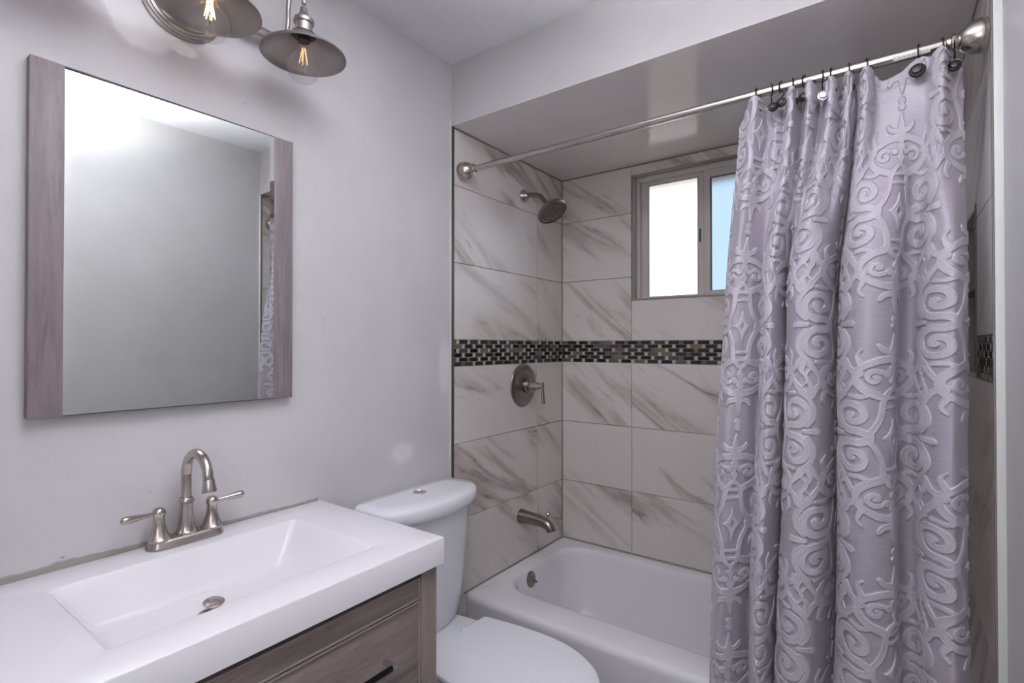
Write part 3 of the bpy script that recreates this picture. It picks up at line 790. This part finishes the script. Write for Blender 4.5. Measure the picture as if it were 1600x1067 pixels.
# ------------------------------------------------------------------ toilet
to = thing('toilet', 'white two-piece toilet with closed lid between the vanity and the bathtub', 'toilet', (.35, -.258, 0))
TY = -.258
def dshape(xb, xf, hw, bow, z, r=.03, n=48):
    """tank plan: flat back at xb, bowed front reaching xf, half width hw"""
    P = []
    for i in range(n):
        a = 2*PI*i/n; c, s = math.cos(a), math.sin(a)
        p = .36; X = math.copysign(abs(c)**p, c); Y = math.copysign(abs(s)**p, s)
        mx = (xb+xf-bow)/2; hx = (xf-bow-xb)/2
        x = mx + hx*X; y = TY + hw*Y
        if c > 0: x += bow*(1-(abs(Y))**2.2)*min(1, c*2)
        P.append((x, y, z))
    return P
MB().loft([dshape(.022, .150, .150, .03, .385), dshape(.020, .165, .172, .035, .41), dshape(.018, .178, .185, .04, .50), dshape(.016, .192, .198, .045, .66), dshape(.014, .203, .207, .05, .80)]).build('tank', M['porcelain'], to, ang=50)
MB().loft([dshape(.013, .212, .212, .055, .799), dshape(.009, .226, .226, .06, .806), dshape(.008, .232, .231, .06, .820), dshape(.008, .232, .231, .06, .838), dshape(.010, .228, .228, .06, .850), dshape(.018, .216, .220, .055, .856), dshape(.05, .17, .18, .04, .8575)]).build('tank_lid', M['porcelain'], to, ang=55)
MB().lathe((.092, TY, .8565), (0, 0, 1), [(0, 0), (.0235, 0), (.0235, .003), (.021, .0045), (.020, .003), (.0, .0035)], 32).box(.0915, .0925, TY-.019, TY+.019, .8595, .8605).build('flush_button', M['chrome'], to)
def egg(xb, xf, hb, hw, z, rc=.014):
    """seat outline: straight back edge at xb (half width hb), widest hw, rounded front at xf"""
    xm = xb+(xf-xb)*.48; half = []
    for i in range(22):
        a = PI/2*i/21; half.append((xf-(xf-xm)*(1-math.cos(a)), hw*math.sin(a)))
    hb = min(hb, hw)
    for i in range(1, 10):
        t = i/9; half.append((xm+(xb+rc-xm)*t, hw+(hb-hw)*t**1.8))
    for i in range(1, 6):
        a = PI/2*i/5; half.append((xb+rc-rc*math.sin(a), hb-rc+rc*math.cos(a)))
    for i in range(1, 4): half.append((xb, (hb-rc)*(1-i/3.0)))
    P = [(x, y) for x, y in half] + [(x, -y) for x, y in reversed(half[1:-1])]
    return [(x, TY+y, z) for x, y in P]
MB().loft([egg(.12, .58, .10, .115, 0), egg(.12, .57, .10, .11, .03), egg(.10, .56, .10, .10, .14), egg(.08, .62, .12, .12, .24), egg(.06, .70, .14, .16, .33), egg(.05, .735, .15, .178, .372), egg(.05, .738, .15, .180, .385)]).build('bowl', M['porcelain'], to, ang=60)
dk = MB()
dk.loft([dshape(.03, .29, .085, .0, .30), dshape(.03, .29, .105, .0, .35), dshape(.025, .30, .135, .0, .378), dshape(.03, .29, .130, .0, .388)]).build('deck', M['porcelain'], to, ang=55)
MB().loft([egg(.245, .745, .150, .180, .386), egg(.240, .750, .155, .184, .391), egg(.241, .749, .154, .183, .401)]).build('seat', M['plastic'], to, ang=40)
MB().loft([egg(.250, .750, .158, .181, .4035), egg(.248, .756, .161, .185, .408), egg(.248, .756, .161, .185, .416), egg(.251, .752, .159, .182, .4198), egg(.29, .71, .12, .145, .4225), egg(.40, .60, .05, .06, .4232)]).build('seat_lid', M['plastic'], to, ang=40)
for s_ in (-1, 1):
    MB().lathe((.232, TY+s_*.075, .386), (0, 0, 1), [(0, 0), (.013, 0), (.013, .014), (.010, .018), (0, .019)], 18).build('hinge', M['plastic'], to)

# ------------------------------------------------------------------ vanity
van = thing('vanity_cabinet', 'grey-brown oak vanity cabinet under the white sink top', 'vanity cabinet', (.25, -.98, 0))
VY0, VY1, VX = -1.385, -.592, .500; VZ = .829
MB().box(.012, VX-.018, VY1-.018, VY1, 0, VZ).build('side_panel', M['wood_v'], van, smooth=False)
MB().box(.012, VX-.018, VY0, VY0+.018, 0, VZ).build('side_panel', M['wood_v'], van, smooth=False)
MB().box(.012, VX-.02, VY0+.018, VY1-.018, .09, .105).build('bottom_panel', M['wood_h'], van, smooth=False)
MB().box(VX-.07, VX-.055, VY0+.018, VY1-.018, 0, .09).build('toe_kick', M['wood_h'], van, smooth=False)
MB().box(VX-.018, VX, -.643, VY1, 0, VZ, .001).build('stile', M['wood_v'], van)
MB().box(VX-.018, VX, VY0, VY0+.051, 0, VZ, .001).build('stile', M['wood_v'], van)
MB().box(VX-.050, VX-.018, VY0+.018, VY1-.018, .815, VZ-.002).box(VX-.050, VX-.020, VY0+.018, VY1-.018, .748, .765).build('rail', M['black'], van, smooth=False)
def front(name, z0, z1, handle=None):
    y0, y1 = VY0+.054, -.646
    f = MB().box(VX-.018, VX-.004, y0, y1, z0, z1, .001).build(name, M['wood_h'], van)
    ed = MB()
    for b in [(VX-.0045, VX-.0005, y0, y1, z1-.003, z1), (VX-.0045, VX-.0005, y1-.003, y1, z0, z1-.003), (VX-.0045, VX-.0005, y0, y0+.003, z0, z1-.003), (VX-.0045, VX-.0005, y0, y1, z0, z0+.0028)]: ed.box(*b)
    ed.build('edge_bead', M['wood_edge'], f, smooth=False)
    return f
front('false_front', .763, .8125)
for z0, z1 in ((.42, .7585), (.11, .415)):
    d = front('drawer', z0, z1)
    for yc in (-.825, -1.160):
        zz = z1-.095
        hb = MB()
        hb.box(VX+.022, VX+.030, yc-.080, yc+.080, zz-.005, zz+.005, .0012)
        hb.build('handle', M['black'], d)
        for s_ in (-1, 1):
            c_ = MB().box(VX-.005, VX+.0305, yc+s_*.076-.0055, yc+s_*.076+.0055, zz-.006, zz+.006, .0015).build('handle_post', M['chrome'], d); c_['label'] = 'chrome handle post'

top = thing('sink_top', 'white vanity top with a sunken rectangular basin', 'sink', (.26, -.99, .835))
ty0, ty1, tx0, tx1 = -1.40, -.585, .005, .520
ox0, ox1, oy0, oy1 = .105, .432, -1.235, -.725
rr = []
rr.append(rrect(tx0+.03, tx1-.03, ty0+.03, ty1-.03, .002, .838)); rr.append(rrect(tx0, tx1, ty0, ty1, .003, .833)); rr.append(rrect(tx0, tx1, ty0, ty1, .003, .8925))
rr.append(rrect(tx0+.001, tx1-.001, ty0+.001, ty1-.001, .003, .8945)); rr.append(rrect(tx0+.003, tx1-.003, ty0+.003, ty1-.003, .003, .895))
rr.append(rrect(ox0-.003, ox1+.003, oy0-.003, oy1+.003, .014, .895)); rr.append(rrect(ox0, ox1, oy0, oy1, .012, .8942)); rr.append(rrect(ox0+.002, ox1-.002, oy0+.003, oy1-.003, .012, .8915))
def lerp(a, b, t): return a+(b-a)*t
for t_ in (.25, .5, .75, .92):
    rr.append(rrect(lerp(ox0+.002, .150, t_), lerp(ox1-.002, .405, t_), lerp(oy0+.003, -1.180, t_), lerp(oy1-.003, -.790, t_), .014, lerp(.8915, .812, t_)))
rr.append(rrect(.155, .401, -1.174, -.797, .014, .8085)); rr.append(rrect(.163, .394, -1.162, -.812, .013, .8066)); rr.append(rrect(.18, .375, -1.13, -.84, .012, .8055)); rr.append(rrect(.258-.028, .258+.028, -1.002-.028, -1.002+.028, .0275, .8035))
MB().loft(rr, cap0=False, cap1=False).build('countertop', M['white_top'], top, ang=70)
MB().lathe((.258, -1.002, .8032), (0, 0, 1), [(.0285, .0012), (.025, .0025), (.021, .001), (.020, -.03), (0, -.03)], 32).build('drain_ring', M['nickel'], top)
st = thing('drain_stopper', 'raised round nickel pop-up stopper in the sink basin', 'drain stopper', (.256, -1.002, .80))
MB().lathe((.256, -1.002, .800), (.14, .03, 1), [(0, -.02), (.006, -.02), (.006, .020), (.014, .023), (.0200, .0255), (.0205, .028), (.017, .0300), (0, .031)], 32).build('stopper_cap', M['nickel'], st)

# ------------------------------------------------------------------ faucet
fa = thing('faucet', 'brushed nickel two-handle faucet with high arched spout on the vanity top', 'faucet', (.042, -.967, .895))
FX, FY, FZ = .042, -.967, .8955
def stad(hx, hy, z, n=40):
    P = []
    for i in range(n):
        a_ = 2*PI*i/n; P.append((FX+hx*math.cos(a_), FY+(hy-hx)*(1 if math.sin(a_) > 0 else -1)*min(1, abs(math.sin(a_))*3)+hx*math.sin(a_), z))
    return P
MB().loft([stad(.027, .083, FZ), stad(.027, .083, FZ+.005), stad(.0255, .081, FZ+.008), stad(.0245, .0795, FZ+.014), stad(.022, .077, FZ+.019), stad(.016, .071, FZ+.021)]).build('base_plate', M['nickel'], fa, ang=50)
MB().lathe((FX, FY, FZ+.018), (0, 0, 1), [(.022, 0), (.022, .006), (.019, .010), (.0165, .022), (.0145, .050), (.014, .072), (.0165, .075), (.0165, .080), (.0145, .083), (.0130, .086)], 32).build('spout_base', M['nickel'], fa)
P = [(FX, FY, FZ+.10), (FX, FY, FZ+.155)]
cxx = FX+.056
for i in range(11):
    a_ = PI - (PI*1.03)*i/10; P.append((cxx+.056*math.cos(a_), FY, FZ+.160+.053*math.sin(a_)))
P.append((cxx+.060, FY, FZ+.150))
MB().tube(P, .0112, 20, sub=3).build('spout', M['nickel'], fa)
MB().lathe((cxx+.0580, FY, FZ+.162), (.16, 0, -1), [(.0118, 0), (.0122, .002), (.0130, .010), (.0155, .026), (.0150, .028), (.012, .028), (.0, .026)], 24).build('aerator', M['nickel'], fa)
for s_ in (-1, 1):
    cy = FY+s_*.0575
    MB().lathe((FX, cy, FZ+.017), (0, 0, 1), [(.0245, 0), (.0245, .005), (.0215, .009), (.0175, .018), (.0125, .035), (.0108, .052), (.0115, .057), (.0135, .060), (.0135, .066), (.011, .072), (.005, .076), (0, .077)], 28).build('handle_base', M['nickel'], fa)
    d_ = Vector((.012*(1 if s_ < 0 else .6), s_*1.0*.07, .004 if s_ < 0 else .008)).normalized() if False else Vector((.10, s_*1.0, .02 if s_ < 0 else .05)).normalized()
    c_ = Vector((FX, cy, FZ+.080))
    MB().tube([c_+d_*.008, c_+d_*.018, c_+d_*.035, c_+d_*.052, c_+d_*.066, c_+d_*.073, c_+d_*.076], [.0045, .0042, .0055, .0080, .0092, .0075, .003], 16, sub=3).build('lever', M['nickel'], fa)
MB().tube([(FX-.026, FY, FZ+.018), (FX-.026, FY, FZ+.085)], .0024, 10).sphere((FX-.026, FY, FZ+.088), .0055, u=14, v=8).build('lift_rod', M['nickel'], fa)

# ------------------------------------------------------------------ mirror
mi = thing('wall_mirror', 'rectangular wall mirror with mauve-grey wood strips down both sides', 'mirror', (0, -.967, 1.21))
MY0, MY1, MZ0, MZ1 = -1.248, -.687, 1.213, 1.937
MB().box(.001, .012, MY0+.004, MY1-.004, MZ0+.002, MZ1-.002).build('back_panel', M['mirror_edge'], mi, smooth=False)
MB().box(.001, .025, MY0, MY0+.055, MZ0, MZ1, .001).build('side_strip', M['wood_m'], mi)
MB().box(.001, .025, MY1-.055, MY1, MZ0, MZ1, .001).build('side_strip', M['wood_m'], mi)
g0, g1 = MY0+.0552, MY1-.0552; bv = .012
mg = MB()
gx = lambda y: .0213 + .0125*(y+.967)
gl = [[(.012, g0, z), (gx(g0)-.0004, g0, z), (gx(g0+bv), g0+bv, z), (gx(g1-bv), g1-bv, z), (gx(g1)-.0004, g1, z), (.012, g1, z)] for z in (MZ0+.002, MZ1-.002)]
mg.loft(gl); mg.build('mirror_glass', M['mirror'], mi, smooth=False)
MB().box(.0121, .0240, g0, g1, MZ0, MZ0+.0022).build('glass_edge', M['mirror_edge'], mi, smooth=False)
MB().box(.0121, .0240, g0, g1, MZ1-.0022, MZ1).build('glass_edge', M['mirror_edge'], mi, smooth=False)

# ------------------------------------------------------------------ three-lamp vanity light
vl = thing('vanity_light', 'nickel three-lamp barn-style vanity light with clear globe bulbs above the mirror', 'wall lamp', (0, -.967, 2.2))
LZ = 2.2
MB().lathe((.0005, -.967, LZ), (1, 0, 0), [(0, 0), (.094, 0), (.094, .006), (.089, .009), (.089, .013), (.084, .015), (.084, .019), (.078, .021), (.077, .026), (.060, .030), (0, .031)], 56).build('back_plate', M['nickel_lamp'], vl)
MB().box(.030, .042, -1.245, -.690, LZ-.012, LZ+.014, .003).build('cross_bar', M['nickel_lamp'], vl)
for i, dy in enumerate((-.234, 0, .234)):
    y = -.967+dy; X = .15; yy = y
    MB().tube([(.040, yy, LZ), (.062, yy, LZ+.004), (.074, yy, LZ+.035), (.076, yy, LZ+.085), (.088, yy, LZ+.122), (.113, yy, LZ+.138), (.138, yy, LZ+.124), (.149, yy, LZ+.090), (.150, yy, LZ+.060)], .0062, 14, sub=5).build('arm', M['nickel_lamp'], vl)
    cx, cy, cz = X, y, 2.122
    shd = MB().lathe((cx, cy, cz), (0, 0, 1), [(.106, -.001), (.108, .001), (.107, .004), (.090, .016), (.066, .030), (.045, .043), (.031, .056), (.026, .060), (.0245, .060), (.0295, .054), (.043, .041), (.064, .028), (.088, .0135), (.1045, .002), (.106, -.001)], 56)
    so_ = shd.build('shade', M['nickel_lamp'], vl, ang=60)
    MB().lathe((cx, cy, cz+.056), (0, 0, 1), [(0, 0), (.026, 0), (.026, .004), (.0215, .008), (.0210, .028), (.0255, .031), (.0265, .036), (.0255, .041), (.018, .046), (.011, .058), (.0085, .072), (0, .073)], 36).build('socket_cup', M['nickel_lamp'], vl)
    MB().lathe((cx, cy, cz+.018), (0, 0, 1), [(.0, .020), (.015, .020), (.017, .023), (.017, .034), (.032, .036), (.032, .039), (.0, .041)], 28).build('socket', M['bronze'], vl)
    R0 = .0405; bz = 2.091; pr = []
    for k in range(18):
        a_ = -PI/2 + (PI*.84)*k/17; pr.append((max(R0*math.cos(a_), 0), R0*math.sin(a_)))
    pr += [(.0165, .0440), (.0138, .052), (.0135, .060)]
    pr[0] = (0, -R0)
    bl = MB().lathe((cx, cy, bz), (0, 0, 1), pr, 36).build('bulb', M['bulb'], vl, ang=80)
    stem = MB().tube([(cx, cy, bz+.055), (cx, cy, bz+.03), (cx, cy, bz+.0)], [.0065, .0035, .0025], 12)
    stem.build('glass_stem', M['bulb'], bl)
    fil = MB(); 
    hot = (i == 1)
    for k in range(6 if hot else 5):
        a_ = 2*PI*k/(6 if hot else 5); r1_, r2_ = (.011, .004)
        fil.tube([(cx+r2_*math.cos(a_), cy+r2_*math.sin(a_), bz+.052), (cx+r1_*math.cos(a_+.3), cy+r1_*math.sin(a_+.3), bz+(.014 if hot else .012))], .0010 if hot else .0005, 6)
    if hot:
        for k in range(4):
            a_ = 2*PI*k/4+.4; fil.tube([(cx+.009*math.cos(a_), cy+.009*math.sin(a_), bz+.052), (cx-.008*math.cos(a_), cy-.008*math.sin(a_), bz+.020)], .0009, 6)
    fo = fil.build('filament', M['fil_hot'] if hot else M['fil_dim'], bl)
    wr = MB().tube([(cx, cy, bz+.02), (cx, cy, bz-.010)], .0009, 6)
    for k in range(3):
        a_ = 2*PI*k/3; wr.tube([(cx, cy, bz-.006), (cx+.008*math.cos(a_), cy+.008*math.sin(a_), bz-.012)], .0005, 5)
    wr.build('support_wire', M['chrome'], bl)
